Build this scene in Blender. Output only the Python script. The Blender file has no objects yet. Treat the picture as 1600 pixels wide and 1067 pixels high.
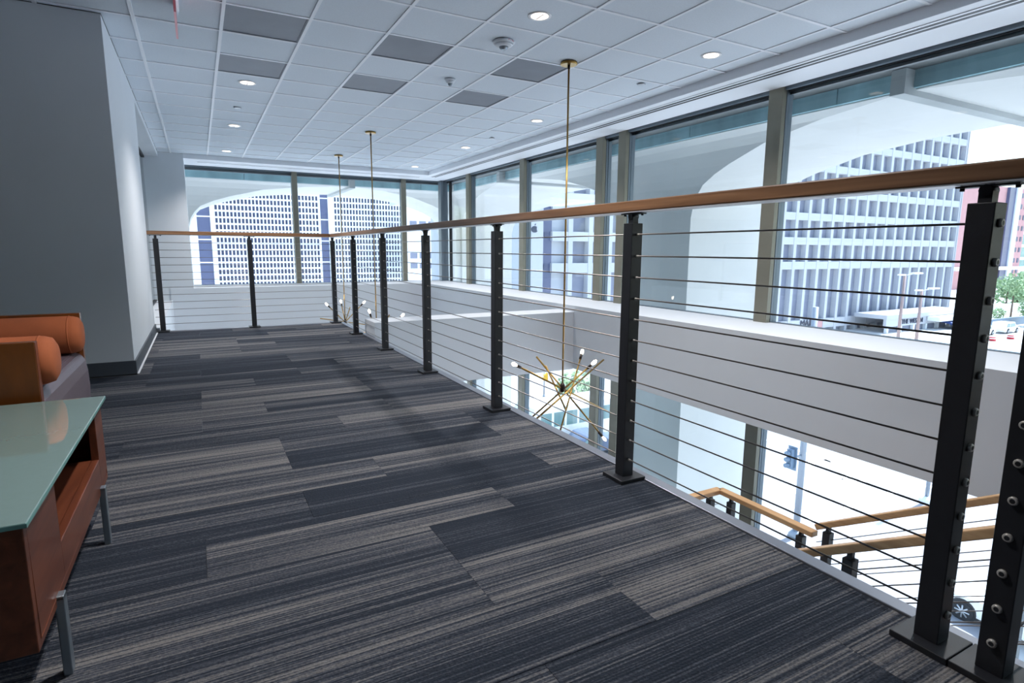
import bpy, bmesh, math, random
from mathutils import Vector, Matrix
random.seed(7)
scene = bpy.context.scene
COL = scene.collection

# ---------------------------------------------------------------- camera
def setup_camera():
    yaw, pitch, roll = math.radians(28.4272), math.radians(8.9976), math.radians(0.3373)
    fwd = Vector((math.sin(yaw)*math.cos(pitch), math.cos(yaw)*math.cos(pitch), -math.sin(pitch)))
    right = Vector((math.cos(yaw), -math.sin(yaw), 0)); up = right.cross(fwd)
    r = right*math.cos(roll) + up*math.sin(roll)
    u = -right*math.sin(roll) + up*math.cos(roll)
    cam = bpy.data.cameras.new('camera'); ob = bpy.data.objects.new('camera', cam); COL.objects.link(ob)
    m = Matrix((r, u, -fwd)).transposed().to_4x4(); m.translation = Vector((0, 0, 0.9294))
    ob.matrix_world = m
    cam.sensor_fit = 'HORIZONTAL'; cam.sensor_width = 36.0; cam.lens = 899.53/1600*36
    cam.clip_start = 0.05; cam.clip_end = 3000
    scene.camera = ob
setup_camera()

# ---------------------------------------------------------------- world, sun, exposure
SKY_STRENGTH, SUN_STRENGTH, EXPOSURE = 0.18, 5.0, 1.48
w = bpy.data.worlds.new('world'); scene.world = w; w.use_nodes = True
nt = w.node_tree; bg = nt.nodes['Background']
sky = nt.nodes.new('ShaderNodeTexSky'); sky.sky_type = 'NISHITA'; sky.sun_disc = False
sky.sun_elevation = math.radians(58); sky.sun_rotation = math.radians(106); sky.air_density = 1.3; sky.dust_density = 1.5
nt.links.new(sky.outputs[0], bg.inputs[0]); bg.inputs[1].default_value = SKY_STRENGTH
sun = bpy.data.lights.new('sun', 'SUN'); sun.energy = SUN_STRENGTH; sun.angle = math.radians(2); sun.color = (0.985, 0.965, 1.0)
so = bpy.data.objects.new('sun', sun); COL.objects.link(so)
so.rotation_euler = Vector((-0.56, -0.03, -0.82)).to_track_quat('-Z', 'Y').to_euler()
vs = scene.view_settings; vs.view_transform = 'Standard'; vs.look = 'None'; vs.gamma = 1; vs.exposure = EXPOSURE
vs.use_curve_mapping = False
scene.cycles.use_denoising = True
scene.cycles.max_bounces = 14; scene.cycles.diffuse_bounces = 7; scene.cycles.transparent_max_bounces = 24
scene.cycles.sample_clamp_indirect = 8

# ---------------------------------------------------------------- helpers
def S(r, g, b):
    f = lambda c: c/12.92 if c <= .04045 else ((c+.055)/1.055)**2.4
    return (f(r/255), f(g/255), f(b/255), 1)

def mat(name, col, rough=.5, metal=0., noise=0., nscale=8., stretch=(1, 1, 1), bump=0., bscale=60., spec=.5, emit=None, estr=0.):
    m = bpy.data.materials.new(name); m.use_nodes = True
    t = m.node_tree; b = t.nodes['Principled BSDF']
    b.inputs['Base Color'].default_value = col; b.inputs['Roughness'].default_value = rough
    b.inputs['Metallic'].default_value = metal; b.inputs['Specular IOR Level'].default_value = spec
    if emit:
        b.inputs['Emission Color'].default_value = emit; b.inputs['Emission Strength'].default_value = estr
    g = None
    if noise or bump:
        g = t.nodes.new('ShaderNodeNewGeometry'); mp = t.nodes.new('ShaderNodeMapping')
        mp.inputs['Scale'].default_value = stretch; t.links.new(g.outputs['Position'], mp.inputs[0])
    if noise:
        n = t.nodes.new('ShaderNodeTexNoise'); n.inputs['Scale'].default_value = nscale; n.inputs['Detail'].default_value = 5
        t.links.new(mp.outputs[0], n.inputs['Vector'])
        r = t.nodes.new('ShaderNodeMapRange'); r.inputs[1].default_value = .25; r.inputs[2].default_value = .75
        r.inputs[3].default_value = 1-noise; r.inputs[4].default_value = 1+noise
        t.links.new(n.outputs[0], r.inputs[0])
        mx = t.nodes.new('ShaderNodeVectorMath'); mx.operation = 'SCALE'; mx.inputs[0].default_value = col[:3]
        t.links.new(r.outputs[0], mx.inputs['Scale']); t.links.new(mx.outputs[0], b.inputs['Base Color'])
    if bump:
        n2 = t.nodes.new('ShaderNodeTexNoise'); n2.inputs['Scale'].default_value = bscale
        t.links.new(mp.outputs[0], n2.inputs['Vector'])
        bp = t.nodes.new('ShaderNodeBump'); bp.inputs['Strength'].default_value = bump; bp.inputs['Distance'].default_value = .01
        t.links.new(n2.outputs[0], bp.inputs['Height']); t.links.new(bp.outputs[0], b.inputs['Normal'])
    return m

def mat_glass(name, tint, refl=1.0):
    m = bpy.data.materials.new(name); m.use_nodes = True; t = m.node_tree
    for n in list(t.nodes):
        if n.type != 'OUTPUT_MATERIAL': t.nodes.remove(n)
    out = t.nodes['Material Output']
    tr = t.nodes.new('ShaderNodeBsdfTransparent'); tr.inputs[0].default_value = tint
    gl = t.nodes.new('ShaderNodeBsdfGlossy'); gl.inputs['Roughness'].default_value = .01
    lw = t.nodes.new('ShaderNodeLayerWeight'); lw.inputs[0].default_value = .5
    pw = t.nodes.new('ShaderNodeMath'); pw.operation = 'POWER'; pw.inputs[1].default_value = 5
    mu = t.nodes.new('ShaderNodeMath'); mu.operation = 'MULTIPLY_ADD'; mu.inputs[1].default_value = .8*refl; mu.inputs[2].default_value = .03*refl
    mx = t.nodes.new('ShaderNodeMixShader')
    t.links.new(lw.outputs['Facing'], pw.inputs[0]); t.links.new(pw.outputs[0], mu.inputs[0]); t.links.new(mu.outputs[0], mx.inputs[0])
    t.links.new(tr.outputs[0], mx.inputs[1]); t.links.new(gl.outputs[0], mx.inputs[2]); t.links.new(mx.outputs[0], out.inputs[0])
    return m

def mat_carpet():
    m = bpy.data.materials.new('carpet_plank'); m.use_nodes = True; t = m.node_tree; b = t.nodes['Principled BSDF']
    b.inputs['Roughness'].default_value = .95; b.inputs['Specular IOR Level'].default_value = .15
    N = t.nodes.new; L = t.links.new
    g = N('ShaderNodeNewGeometry'); oi = N('ShaderNodeObjectInfo')
    sep = N('ShaderNodeSeparateXYZ'); L(g.outputs['Position'], sep.inputs[0])
    def stripes(sx, sy, off):
        mx_ = N('ShaderNodeMath'); mx_.operation = 'MULTIPLY'; mx_.inputs[1].default_value = sx; L(sep.outputs[0], mx_.inputs[0])
        my_ = N('ShaderNodeMath'); my_.operation = 'MULTIPLY'; my_.inputs[1].default_value = sy; L(sep.outputs[1], my_.inputs[0])
        mz_ = N('ShaderNodeMath'); mz_.operation = 'MULTIPLY'; mz_.inputs[1].default_value = 90+off; L(oi.outputs['Random'], mz_.inputs[0])
        c = N('ShaderNodeCombineXYZ'); L(mx_.outputs[0], c.inputs[0]); L(my_.outputs[0], c.inputs[1]); L(mz_.outputs[0], c.inputs[2])
        n = N('ShaderNodeTexNoise'); n.inputs['Scale'].default_value = 1; n.inputs['Detail'].default_value = 2
        L(c.outputs[0], n.inputs['Vector']); return n
    a = stripes(.3, 9, 0); c2 = stripes(.9, 190, 31); c3 = stripes(.5, 48, 17); d = stripes(140, 190, 5)
    def mr(x, lo, hi, a0, a1):
        r = N('ShaderNodeMapRange'); r.inputs[1].default_value = lo; r.inputs[2].default_value = hi
        r.inputs[3].default_value = a0; r.inputs[4].default_value = a1; L(x, r.inputs[0]); return r.outputs[0]
    def add(x, y):
        q = N('ShaderNodeMath'); q.operation = 'ADD'; L(x, q.inputs[0]); L(y, q.inputs[1]); return q.outputs[0]
    f = add(add(mr(a.outputs[0], .34, .68, -.05, .62), mr(c3.outputs[0], .36, .64, -.2, .2)), mr(c2.outputs[0], .34, .66, -.5, .40))
    rr = mr(oi.outputs['Random'], 0, 1, -.28, .42)
    f = add(f, rr); f = add(f, mr(d.outputs[0], .3, .7, -.2, .2))
    ramp = N('ShaderNodeValToRGB'); L(f, ramp.inputs[0])
    e = ramp.color_ramp.elements
    e[0].position = 0.0; e[0].color = S(44, 50, 60); e[1].position = 1.0; e[1].color = S(128, 126, 125)
    k = e.new(.42); k.color = S(74, 78, 87)
    L(ramp.outputs[0], b.inputs['Base Color'])
    my = N('ShaderNodeMath'); my.operation = 'MULTIPLY'; my.inputs[1].default_value = 700; L(sep.outputs[1], my.inputs[0])
    sn = N('ShaderNodeMath'); sn.operation = 'SINE'; L(my.outputs[0], sn.inputs[0])
    h = add(sn.outputs[0], mr(d.outputs[0], .3, .7, -1.5, 1.5))
    bp = N('ShaderNodeBump'); bp.inputs['Strength'].default_value = .35; bp.inputs['Distance'].default_value = .003
    L(h, bp.inputs['Height']); L(bp.outputs[0], b.inputs['Normal'])
    return m

def mat_wood(name, c1, c2, axis_scale, rough=.35, coat=0.):
    m = bpy.data.materials.new(name); m.use_nodes = True; t = m.node_tree; b = t.nodes['Principled BSDF']
    b.inputs['Roughness'].default_value = rough; b.inputs['Coat Weight'].default_value = coat
    g = t.nodes.new('ShaderNodeNewGeometry'); mp = t.nodes.new('ShaderNodeMapping'); mp.inputs['Scale'].default_value = axis_scale
    n = t.nodes.new('ShaderNodeTexNoise'); n.inputs['Scale'].default_value = 1; n.inputs['Detail'].default_value = 6; n.inputs['Distortion'].default_value = .6
    r = t.nodes.new('ShaderNodeValToRGB'); r.color_ramp.elements[0].position = .3; r.color_ramp.elements[1].position = .7
    r.color_ramp.elements[0].color = c1; r.color_ramp.elements[1].color = c2
    t.links.new(g.outputs['Position'], mp.inputs[0]); t.links.new(mp.outputs[0], n.inputs['Vector'])
    t.links.new(n.outputs[0], r.inputs[0]); t.links.new(r.outputs[0], b.inputs['Base Color'])
    return m

class MB:
    def __init__(s): s.v = []; s.f = []; s.sm = []
    def add(s, vs, fs, smooth=False):
        o = len(s.v); s.v += [tuple(v) for v in vs]
        for f in fs: s.f.append(tuple(i+o for i in f)); s.sm.append(smooth)
        return s
    def box(s, x0, x1, y0, y1, z0, z1):
        return s.add([(x0,y0,z0),(x1,y0,z0),(x1,y1,z0),(x0,y1,z0),(x0,y0,z1),(x1,y0,z1),(x1,y1,z1),(x0,y1,z1)],
                     [(0,3,2,1),(4,5,6,7),(0,1,5,4),(1,2,6,5),(2,3,7,6),(3,0,4,7)])
    def cbox(s, c, d): return s.box(c[0]-d[0]/2, c[0]+d[0]/2, c[1]-d[1]/2, c[1]+d[1]/2, c[2]-d[2]/2, c[2]+d[2]/2)
    def tube(s, p0, p1, r0, r1=None, n=10, caps=True):
        p0, p1 = Vector(p0), Vector(p1); r1 = r0 if r1 is None else r1
        q = (p1-p0).to_track_quat('Z', 'Y'); vs = []
        for p, r in ((p0, r0), (p1, r1)):
            for i in range(n):
                a = 2*math.pi*i/n; vs.append(p + q @ Vector((math.cos(a)*r, math.sin(a)*r, 0)))
        s.add(vs, [(i, (i+1) % n, n+(i+1) % n, n+i) for i in range(n)], True)
        if caps: s.add(vs, [tuple(range(n-1, -1, -1)), tuple(range(n, 2*n))])
        return s
    def bar(s, p0, p1, wd, ht):  # rectangular bar along p0-p1 (ht is vertical-ish)
        p0, p1 = Vector(p0), Vector(p1); d = (p1-p0).normalized(); side = d.cross(Vector((0, 0, 1))).normalized(); up = side.cross(d)
        vs = []
        for p in (p0, p1):
            for a, b in ((-1, -1), (1, -1), (1, 1), (-1, 1)): vs.append(p + side*a*wd/2 + up*b*ht/2)
        return s.add(vs, [(0,1,2,3),(7,6,5,4),(0,4,5,1),(1,5,6,2),(2,6,7,3),(3,7,4,0)])
    def lathe(s, prof, c=(0, 0, 0), n=20, axis='z'):
        vs = []; fs = []
        for r, z in prof:
            for i in range(n):
                a = 2*math.pi*i/n; q = (math.cos(a)*r, math.sin(a)*r, z)
                if axis == 'x': q = (q[2], q[0], q[1])
                vs.append((c[0]+q[0], c[1]+q[1], c[2]+q[2]))
        for k in range(len(prof)-1):
            for i in range(n):
                fs.append((k*n+i, k*n+(i+1) % n, (k+1)*n+(i+1) % n, (k+1)*n+i))
        s.add(vs, fs, True); m = len(prof)-1
        s.add(vs, [tuple(range(n-1, -1, -1)), tuple(m*n+i for i in range(n))]); return s
    def prism(s, pts, axis, a, b):  # extrude 2-D polygon along axis between a and b
        n = len(pts)
        def P(p, t):
            return {'x': (t, p[0], p[1]), 'y': (p[0], t, p[1]), 'z': (p[0], p[1], t)}[axis]
        return s.add([P(p, a) for p in pts]+[P(p, b) for p in pts],
                     [tuple(range(n-1, -1, -1)), tuple(range(n, 2*n))]+[(i, (i+1) % n, n+(i+1) % n, n+i) for i in range(n)])
    def mesh(s, name, m, bevel=0., segs=2):
        me = bpy.data.meshes.new(name); me.from_pydata(s.v, [], s.f)
        for p, k in zip(me.polygons, s.sm): p.use_smooth = k
        bm = bmesh.new(); bm.from_mesh(me)
        bmesh.ops.remove_doubles(bm, verts=bm.verts, dist=1e-5); bmesh.ops.recalc_face_normals(bm, faces=bm.faces)
        if bevel:
            es = [e for e in bm.edges if len(e.link_faces) == 2 and e.calc_face_angle(0) > .5]
            bmesh.ops.bevel(bm, geom=es, offset=bevel, segments=segs, affect='EDGES', profile=.5, clamp_overlap=True)
        bm.to_mesh(me); bm.free()
        if m: me.materials.append(m)
        return me
    def build(s, name, m, parent=None, bevel=0., segs=2):
        return link(name, s.mesh(name, m, bevel, segs), parent)

def link(name, me, parent=None):
    o = bpy.data.objects.new(name, me); COL.objects.link(o)
    if parent is not None:
        o.parent = parent
        o.matrix_parent_inverse = wm(parent).inverted()
    return o
def wm(o):
    m = o.matrix_basis.copy(); p = o
    if o.parent: m = wm(o.parent) @ o.matrix_parent_inverse @ m
    return m
def tag(o, label=None, cat=None, group=None, kind=None):
    if label: o['label'] = label
    if cat: o['category'] = cat
    if group: o['group'] = group
    if kind: o['kind'] = kind
    return o
def thing(name, label, cat, loc=(0, 0, 0), group=None):
    o = bpy.data.objects.new(name, None); COL.objects.link(o); o.location = loc; o.empty_display_size = .1
    return tag(o, label, cat, group)
def struct(name, mb, m, parent=None, bevel=0.):
    o = mb.build(name, m, parent, bevel)
    if parent is None: o['kind'] = 'structure'
    return o
def part(me, name, parent, loc=(0, 0, 0), rz=0, sc=None):
    o = bpy.data.objects.new(name, me); COL.objects.link(o); o.parent = parent; o.matrix_parent_inverse = wm(parent).inverted()
    o.location = loc; o.rotation_euler = (0, 0, rz)
    if sc: o.scale = sc
    return o
def copy_tree(o, parent=None):
    c = o.copy(); COL.objects.link(c)
    if parent is not None: c.parent = parent
    for ch in list(o.children): copy_tree(ch, c)
    return c
def text(name, body, m, parent, loc, rot, size, depth=.01, ax='CENTER'):
    cu = bpy.data.curves.new(name, 'FONT'); cu.body = body; cu.size = size; cu.extrude = depth; cu.align_x = ax; cu.align_y = 'CENTER'
    cu.materials.append(m)
    tmp = bpy.data.objects.new(name, cu); COL.objects.link(tmp)
    bpy.context.view_layer.update()
    me = bpy.data.meshes.new_from_object(tmp.evaluated_get(bpy.context.evaluated_depsgraph_get()))
    bpy.data.objects.remove(tmp); bpy.data.curves.remove(cu)
    o = bpy.data.objects.new(name, me); COL.objects.link(o); o.parent = parent
    o.matrix_parent_inverse = wm(parent).inverted(); o.location = loc; o.rotation_euler = rot
    return o
PI = math.pi

# ---------------------------------------------------------------- materials
M = dict(
    wall=mat('white_paint', S(211, 216, 222), .75, noise=.015, nscale=3, bump=.05, bscale=300),
    gwall=mat('grey_paint', S(120, 124, 130), .8),
    ceil=mat('ceiling_tile', S(214, 222, 230), .95, noise=.035, nscale=90, bump=.25, bscale=350),
    bar=mat('white_bar', S(232, 235, 240), .5),
    diff=mat('diffuser_grey', S(122, 126, 136), .55, noise=.08, nscale=4),
    soffit=mat('soffit_paint', S(232, 235, 240), .7),
    black=mat('powder_black', S(38, 40, 45), .42, noise=.1, nscale=30, bump=.05, bscale=500),
    steel=mat('steel_cable', S(142, 136, 132), .36, metal=1),
    washer=mat('steel_washer', S(196, 192, 186), .35, metal=.35),
    rail=mat_wood('oak_rail', S(120, 86, 60), S(160, 119, 86), (14, 2.2, 40), .4, .15),
    rail_x=mat_wood('oak_rail_x', S(120, 86, 60), S(160, 119, 86), (2.2, 14, 40), .4, .15),
    oak=mat_wood('light_oak', S(178, 138, 96), S(206, 168, 124), (9, 3, 30), .45),
    alu_sheen=mat('aluminium_rail_sheen', S(214, 218, 224), .35, metal=.2),  # bare aluminium, and the light painted on the rail undersides
    nose=mat('aluminium_nosing', S(140, 145, 155), .4, metal=.7),
    mull=mat('bronze_mullion', S(130, 128, 116), .42, metal=.45, noise=.05, nscale=6),
    mull2=mat('grey_mullion', S(112, 124, 134), .4, metal=.4),
    dgrey=mat('grey_head_rail', S(78, 88, 94), .5),
    mdark=mat('dark_gasket', S(30, 33, 38), .5),
    base=mat('rubber_baseboard', S(74, 80, 88), .5),
    carpet=mat_carpet(),
    slab=mat('slab', S(110, 112, 115), .9),
    brass=mat('aged_brass', S(168, 134, 72), .3, metal=.9),
    sock=mat('dark_bronze', S(52, 44, 40), .4, metal=.5),
    bulb=mat('bulb_glow', S(255, 240, 220), .2, emit=S(255, 236, 212), estr=14),
    bulb_dim=mat('bulb_faint', S(240, 240, 238), .05, emit=S(255, 236, 212), estr=.8),
    lamp=mat('lamp_glow', S(255, 240, 225), .3, emit=S(255, 232, 212), estr=1.3),
    ltrim=mat('light_trim', S(235, 235, 235), .4),
    refl=mat('light_reflector', S(215, 205, 200), .3, metal=.3),
    plastic=mat('white_plastic', S(215, 220, 226), .4),
    red=mat('red_print', S(190, 30, 50), .5),
    pink=mat('red_acrylic', S(206, 128, 138), .3, emit=S(220, 80, 100), estr=.03),
    orange=mat('orange_velvet', S(170, 92, 54), .85, noise=.16, nscale=7, bump=.08, bscale=400),
    leather=mat('plum_leather', S(104, 90, 98), .42, noise=.08, nscale=20, bump=.12, bscale=220),
    panel=mat_wood('gloss_panel', S(84, 48, 22), S(142, 78, 24), (5, 5, 2), .3, .4),
    cherry=mat_wood('cherry_veneer', S(92, 46, 28), S(124, 68, 44), (30, 3, 30), .4, .2),
    frost=mat('frosted_glass', S(146, 174, 169), .04, noise=.02, nscale=60, spec=.8),
    gedge=mat('glass_edge', S(120, 170, 165), .15, spec=.8),
    chrome=mat('brushed_leg', S(150, 160, 168), .35, metal=.7),
    glass=mat_glass('window_glass', S(239, 246, 249), 1.0),
    iglass=mat_glass('inner_glass', S(205, 224, 230), 1.5),
    conc=mat('white_concrete', S(214, 214, 212), .9, noise=.05, nscale=.9, bump=.05, bscale=20),
    concg=mat('shade_teal_stained_concrete', S(146, 182, 190), .9, noise=.32, nscale=2.6, stretch=(1, 1, .3)),  # teal of shaded concrete put into the base colour; noise gives the stains
    jbeam=mat('joint_concrete', S(176, 180, 180), .9, noise=.12, nscale=1.5),
    pave=mat('bounce_cut_paving', S(84, 92, 94), .95, noise=.08, nscale=1),
    roof=mat('roof_slab', S(120, 122, 122), .9),
    street=mat('street_concrete', S(196, 196, 194), .95, noise=.06, nscale=.25),
    asphalt=mat('street_asphalt', S(152, 152, 155), .95, noise=.05, nscale=.3),
    paint=mat('road_paint', S(245, 245, 243), .8),
    bldg=mat('precast_grey', S(186, 188, 194), .85, noise=.03, nscale=.2),
    bld=mat('precast_white', S(236, 238, 240), .85, noise=.03, nscale=.2),
    bwin=mat('tower_glass_blue', S(132, 136, 152), .6, noise=.12, nscale=.35, spec=.25),
    fwin=mat('far_glass_grey', S(70, 76, 106), .35),
    fband=mat('far_dark_glass', S(86, 92, 122), .35, noise=.08, nscale=.1),
    brick=mat('pink_brick', S(196, 150, 150), .9, noise=.06, nscale=.5),
    gglass=mat('green_glass', S(120, 160, 160), .2, noise=.3, nscale=.12),
    leaf=mat('leaves', S(140, 164, 122), .8, noise=.35, nscale=.8),
    bark=mat('bark', S(96, 80, 66), .9, noise=.2, nscale=6),
    carw=mat('white_car_paint', S(232, 234, 236), .25, spec=.6),
    carb=mat('blue_car_paint', S(84, 98, 122), .3, spec=.6),
    cglass=mat('car_glass', S(108, 138, 136), .1, spec=.8),
    tyre=mat('tyre', S(40, 42, 46), .8),
    rim=mat('wheel_rim', S(205, 208, 212), .35, metal=.5),
    polew=mat('galvanised_pole', S(150, 158, 168), .5, metal=.4),
    polep=mat('primed_pole', S(160, 138, 134), .7),
    yellow=mat('signal_yellow', S(240, 190, 40), .5),
    sigg=mat('signal_body', S(104, 124, 146), .5),
    navy=mat('navy_awning', S(52, 74, 130), .7),
    teal=mat('teal_awning', S(90, 160, 170), .7),
    letter=mat('dark_letter', S(52, 58, 78), .6),
    tread=mat_wood('oak_tread', S(150, 112, 84), S(186, 146, 112), (3, 14, 30), .5),
    lobby=mat('lobby_floor', S(132, 130, 128), .35, noise=.05, nscale=2),
)

H = 2.5065
fb_ = M['frost'].node_tree.nodes['Principled BSDF']
fb_.inputs['Coat Weight'].default_value = 1; fb_.inputs['Coat IOR'].default_value = 2.0; fb_.inputs['Coat Roughness'].default_value = .02
# ================================================================ SETTING
# ---- floor: slab with carpet planks
floor = struct('floor', MB().box(-4.2, 1.56, -4, 7.5, -.30, -.008).box(1.56, 2.55, -4, .40, -.30, -.008).box(2.55, 4.14, -4, -.85, -.30, -.008), M['slab'])
plank_me = MB().box(-.5, .5, -.5, .5, -.008, 0).mesh('carpet_plank', M['carpet'])
def plank(x0, x1, y0, y1):
    if x1-x0 < .02 or y1-y0 < .02: return
    p = part(plank_me, 'carpet_plank', floor, ((x0+x1)/2, (y0+y1)/2, 0), 0, (x1-x0-.0012, y1-y0-.0012, 1))
    p.location.z = random.uniform(-.0006, .0006)
row = 0
y = 7.5
offs = [.0, .335, .67]
while y > -.42:
    y0 = y-.25
    xo = .295 + offs[(row*2) % 3] + (.335 if row % 5 == 4 else 0)
    x = xo - 1.005*5
    xl, xr = (-.455 if y0 > 4.95 else -3.2), 1.548
    while x < 2.0:
        plank(max(x, xl), min(x+1.005, xr), y0, y); x += 1.005
    if y < .42:
        plank(1.548, 2.55, y0, min(y, .40))
    y = y0; row += 1
struct('trim_1', MB().box(1.55, 1.60, .40, 7.55, -.03, .006).box(-.455, 1.60, 7.50, 7.55, -.03, .006).box(1.60, 2.55, .40, .45, -.03, .006).box(1.56, 1.60, .40, 7.5, -.32, -.03).box(-.45, 1.6, 7.5, 7.55, -.32, -.03), M['nose'], bevel=.003)

# ---- left wall with baseboard, header, recessed interior glazing
wl = MB().box(-4.2, -.47, 5.06, 7.45, 0, H).box(-.75, -.47, 7.45, 11.5, 2.435, H)
struct('wall_left', wl, M['wall'])
struct('baseboard_left', MB().box(-4.2, -.458, 5.048, 5.06, 0, .1).box(-.47, -.458, 5.06, 7.45, 0, .1).box(-.75, -.47, 7.45, 7.462, 0, .1), M['base'], bevel=.002)
struct('trim_2', MB().box(-.457, -.445, 5.04, 7.5, -.002, .006), M['bar'])
w4 = struct('window_4', MB().box(-.72, -.66, 7.45, 11.5, 2.40, 2.435).box(-.72, -.66, 7.45, 11.5, .04, .065), M['mdark'])
for a, b in ((7.47, 9.35), (9.358, 10.45), (10.458, 11.49)):
    MB().box(-.696, -.684, a, b, .065, 2.40).build('glass_pane', M['iglass'], w4)
struct('wall_low', MB().box(-.76, -.43, 7.56, 11.5, -2.0, .04), M['wall'])
struct('wall_room', MB().box(-2.4, -2.3, 7.45, 12.3, -.3, H).box(-2.4, -.76, 7.45, 11.5, -.3, 0).box(-2.4, -.75, 7.45, 11.5, H, H+.1).box(-2.4, -.47, 11.5, 11.6, -.3, H+.1), M['wall'])
struct('trim_3', MB().box(-.47, -.10, 11.5, 12.36, -2.2, H), M['wall'])
# hidden sides of the room
struct('wall_back', MB().box(-4.2, 4.9, -4.1, -4.0, -4.2, 2.6), M['gwall'])
struct('wall_side', MB().box(-4.3, -4.2, -4.0, 5.3, -.3, 2.6), M['gwall'])

# ---- ceiling with tiles and grid bars
tile_me = MB().box(-.5, .5, -.5, .5, 0, .012).mesh('ceiling_tile', M['ceil'], )
ceil = struct('ceiling', MB().box(-4.2, 4.27, -4.0, 11.55, H+.016, H+.12), M['roof'])
gx = [-.47, -.28] + [.2637+.5434*i for i in range(8)] + [4.265]
gy = [3.895+.5511*j for j in range(-3, 14)] + [11.5]
DIFF = {(2, 4), (2, 6), (4, 4), (4, 6), (6, 4), (6, 6)}
def tile(x0, x1, y0, y1):
    t_ = part(tile_me, 'ceiling_tile', ceil, ((x0+x1)/2, (y0+y1)/2, H+.002+random.uniform(0, .0025)), 0, (x1-x0-.006, y1-y0-.006, 1))
    t_.rotation_euler = (random.uniform(-.002, .002), random.uniform(-.002, .002), 0)
cells = {}
for i in range(len(gx)-1):
    for j in range(len(gy)-1):
        cells[(i, j)] = (gx[i], gx[i+1], gy[j], gy[j+1])
        if (i, j) not in DIFF: tile(*cells[(i, j)])
ft = MB()
for i in range(-7, 8):
    for j in range(-14, -3):
        x0 = .2637+.5434*i; y0 = 3.895+.5511*j
        if y0 > -4: ft.box(x0+.004, x0+.54, y0+.004, y0+.547, H+.003, H+.015)
for i in range(-7, -1):
    for j in range(-3, 3):
        x0 = .2637+.5434*i; y0 = 3.895+.5511*j
        if x0 > -4: ft.box(x0+.004, x0+.54, y0+.004, min(y0+.547, 5.05), H+.003, H+.015)
tag(ft.build('tile_field', M['ceil'], ceil), kind='stuff')
for x in gx[1:-1]:
    MB().box(x-.0115, x+.0115, -4, 11.5, H-.003, H+.004).build('grid_runner', M['bar'], ceil)
for i in range(-7, -1):
    x = .2637+.5434*i; MB().box(x-.0115, x+.0115, -4, 5.055, H-.003, H+.004).build('grid_runner', M['bar'], ceil)
for yy in gy[:-1]:
    x0 = -4.2 if yy < 5.05 else -.47
    MB().box(x0, 4.265, yy-.0115, yy+.0115, H-.0028, H+.004).build('grid_cross_bar', M['bar'], ceil)

# ---- soffit at the windows (ceiling step) with slot diffusers
SZ = 2.432
sof = MB().box(4.265, 4.86, -4, 12.36, SZ, H+.12).box(-.10, 4.265, 11.5, 12.36, SZ, H+.12)
struct('trim_4', sof, M['soffit'])
def slot_diffuser(label, x0, x1, y0, y1, along):
    t = thing('slot_diffuser', label, 'air vent', ((x0+x1)/2, (y0+y1)/2, SZ))
    MB().box(x0, x1, y0, y1, SZ-.006, SZ-.001).build('frame', M['bar'], t)
    for k in (.3, .7):
        if along == 'y':
            c = x0+(x1-x0)*k; MB().box(c-.017, c+.017, y0+.01, y1-.01, SZ-.0075, SZ-.006).build('slot', M['mdark'], t)
        else:
            c = y0+(y1-y0)*k; MB().box(x0+.01, x1-.01, c-.010, c+.010, SZ-.0075, SZ-.006).build('slot', M['nose'], t)
slot_diffuser('long twin-slot air diffuser above the right-hand windows', 4.365, 4.515, -3.9, 11.7, 'y')
slot_diffuser('pale twin-slot air diffuser above the far windows', .1, 4.2, 11.78, 11.92, 'x')

# ---- right window wall
GX = 4.86
struct('wall_right', MB().box(4.15, 4.98, -4, 12.36, -.565, .241), M['wall'])
struct('wall_far', MB().box(-.45, 4.15, 11.48, 12.46, -.9, .241), M['wall'])
mull_r = [-2.9, -.6, 1.55, 3.75, 5.985, 6.46, 8.60, 10.83]
def window_right(name, z0, z1):
    wn = struct(name, MB().box(GX+.03, GX+.14, -4, 12.38, z1-.05, z1).box(GX+.07, GX+.12, -4, 12.38, z0, z0+.008), M['mull2'])
    MB().box(GX+.10, GX+.14, -4, 12.38, z1-.085, z1-.05).build('head_rail', M['dgrey'], wn)
    MB().box(GX+.07, GX+.10, -4, 12.38, z1-.058, z1-.05).build('head_gasket', M['mdark'], wn)
    for y in mull_r:
        m_ = MB().box(GX, GX+.055, y, y+.15, z0, z1).build('mullion', M['mull'], wn, .003)
        MB().box(GX+.055, GX+.062, y+.004, y+.146, z0, z1).build('gasket', M['mdark'], m_)
        MB().box(GX+.062, GX+.15, y, y+.15, z0, z1).build('mullion_back', M['mull2'], m_)
    ys = [-4] + [v for y in mull_r for v in (y, y+.15)] + [12.28]
    for k in range(0, len(ys), 2):
        MB().box(GX+.088, GX+.10, ys[k], ys[k+1], z0+.008, z1-.06).build('glass_pane', M['glass'], wn)
    return wn
window_right('window_1', .241, 2.46)
window_right('window_3', -4.2, -.565)
GY = 12.36
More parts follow.
